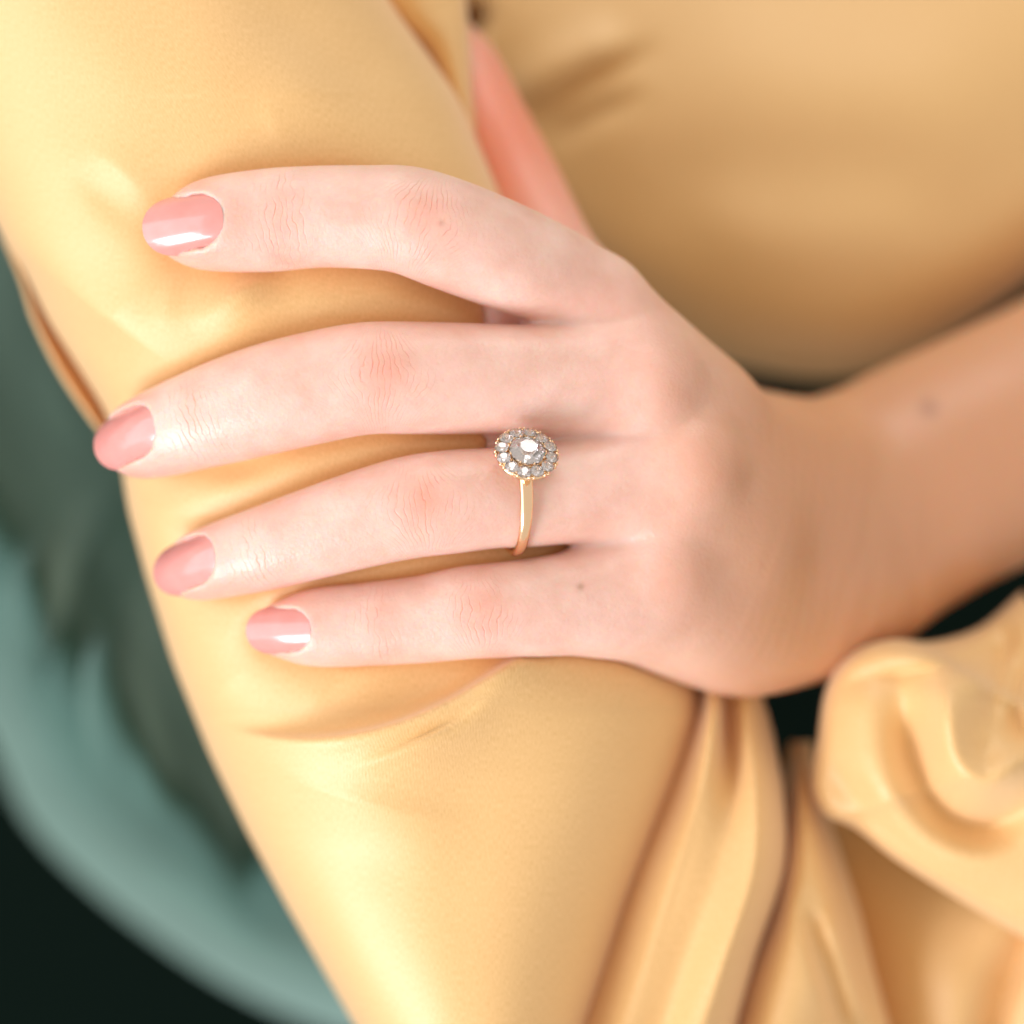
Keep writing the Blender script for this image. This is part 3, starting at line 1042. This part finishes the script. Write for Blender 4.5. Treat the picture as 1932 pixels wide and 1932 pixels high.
# head frame
hn = nf * math.cos(phi) + bf * math.sin(phi)
hb = bf * math.cos(phi) - nf * math.sin(phi)
HC = ring_pt(RB + 1.0, phi, 0.0) - nf * 0.4 * math.cos(phi)     # foot of the head


def hp(x, y, z):
    return HC + ax * -x + hb * y + hn * z


def head_mesh(name, verts, faces, parent, mat, smooth=True):
    P = np.array([hp(*v) for v in verts])
    me = bpy.data.meshes.new(name)
    me.from_pydata([tuple(p) for p in world_pts(P)], [], faces)
    bm = bmesh.new()
    bm.from_mesh(me)
    bmesh.ops.recalc_face_normals(bm, faces=bm.faces)
    bm.to_mesh(me)
    bm.free()
    return link(name, me, parent, mat, smooth)


def lathe(prof, n, wob=None):
    V, F = [], []
    for i in range(n):
        a = 2 * math.pi * i / n
        for r, z in prof:
            k = 1 if wob is None else wob(a, r, z)
            V.append((r * k * math.cos(a), r * k * math.sin(a), z))
    m = len(prof)
    for i in range(n):
        for j in range(m - 1):
            F.append((i * m + j, i * m + j + 1, ((i + 1) % n) * m + j + 1, ((i + 1) % n) * m + j))
    return V, F


NS = 12
RH = 4.35      # centre radius of the halo
scal = lambda a, r, z: 1 + (0.035 * math.cos(NS * a) if r > 3 and z > 1.2 else 0)
V_, F_ = lathe([(2.3, -0.2), (3.3, 0.15), (4.6, 0.85), (4.95, 1.1), (4.9, 1.35), (4.75, 1.5), (5.2, 2.1), (5.25, 2.45), (4.9, 2.2), (4.5, 1.2), (3.6, 1.2), (3.1, 2.0), (2.95, 2.5), (2.7, 2.4), (2.5, 1.0), (1.0, 0.3)], 144, scal)
gallery = head_mesh('setting', V_, F_, ring, GOLD)


def stone_hull(cx_, cy_, z, rx, ry, hc, hpv, spin, table=0.5, tilt=0.0, ta=0.0):
    pts = []
    for i in range(8):
        a = spin + 2 * math.pi * i / 8
        a2 = a + math.pi / 8
        pts.append((table * math.cos(a), table * math.sin(a), hc))
        for zz in (0.05, -0.05):
            pts.append((math.cos(a2), math.sin(a2), zz))
            pts.append((0.985 * math.cos(a), 0.985 * math.sin(a), zz))
        pts.append((0.12 * math.cos(a2), 0.12 * math.sin(a2), -hpv))
    bm = bmesh.new()
    ct, st = math.cos(tilt), math.sin(tilt)
    ca, sa = math.cos(ta), math.sin(ta)
    for x, y, zz in pts:
        x, y, zz = x * rx, y * ry, zz * (rx + ry) / 2
        # lean outwards along direction ta
        xr, yr = x * ca + y * sa, -x * sa + y * ca
        xr, zz = xr * ct + zz * st, -xr * st + zz * ct
        x, y = xr * ca - yr * sa, xr * sa + yr * ca
        p = world_pts(hp(cx_ + x, cy_ + y, z + zz))
        bm.verts.new(tuple(p))
    bmesh.ops.convex_hull(bm, input=bm.verts)
    bmesh.ops.dissolve_limit(bm, angle_limit=math.radians(0.6), verts=bm.verts, edges=bm.edges)
    bmesh.ops.recalc_face_normals(bm, faces=bm.faces)
    me = bpy.data.meshes.new('stone')
    bm.to_mesh(me)
    bm.free()
    return me


cs = link('center_stone', stone_hull(0, 0, 3.05, 3.15, 2.95, 0.42, 0.62, 0.2, table=0.48), ring, STONE, smooth=False)
cs['label'] = 'large round clear stone at the centre of the cluster'


def blob(name, x, y, z, r, tall, parent):
    bm = bmesh.new()
    bmesh.ops.create_icosphere(bm, subdivisions=2, radius=1)
    for v in bm.verts:
        p = hp(x + v.co.x * r, y + v.co.y * r, z + v.co.z * r * tall)
        v.co = Vector(tuple(world_pts(p)))
    bmesh.ops.recalc_face_normals(bm, faces=bm.faces)
    me = bpy.data.meshes.new(name)
    bm.to_mesh(me)
    bm.free()
    return link(name, me, parent, GOLD)


rng = np.random.default_rng(4)
for i in range(NS):
    a = 2 * math.pi * (i + 0.5) / NS
    jr = rng.uniform(-0.08, 0.08)
    rs = 1.20 + rng.uniform(-0.05, 0.05)
    link('stone', stone_hull((RH + jr) * math.cos(a), (RH + jr) * math.sin(a), 2.65 + rng.uniform(-.06, .06), rs, rs * 0.97, 0.42, 0.62,
                             rng.uniform(0, 1), table=0.5, tilt=0.20 + rng.uniform(-.06, .06), ta=a), ring, STONE, smooth=False)
    for da in (-0.5, 0.5):
        a2 = a + da * 2 * math.pi / NS * 0.72
        blob('prong', 5.38 * math.cos(a2), 5.38 * math.sin(a2), 2.22, 0.27, 1.7, gallery)
for i in range(8):
    a = 2 * math.pi * (i + 0.3) / 8
    blob('prong', 3.12 * math.cos(a), 3.05 * math.sin(a), 2.95, 0.24, 2.0, gallery)
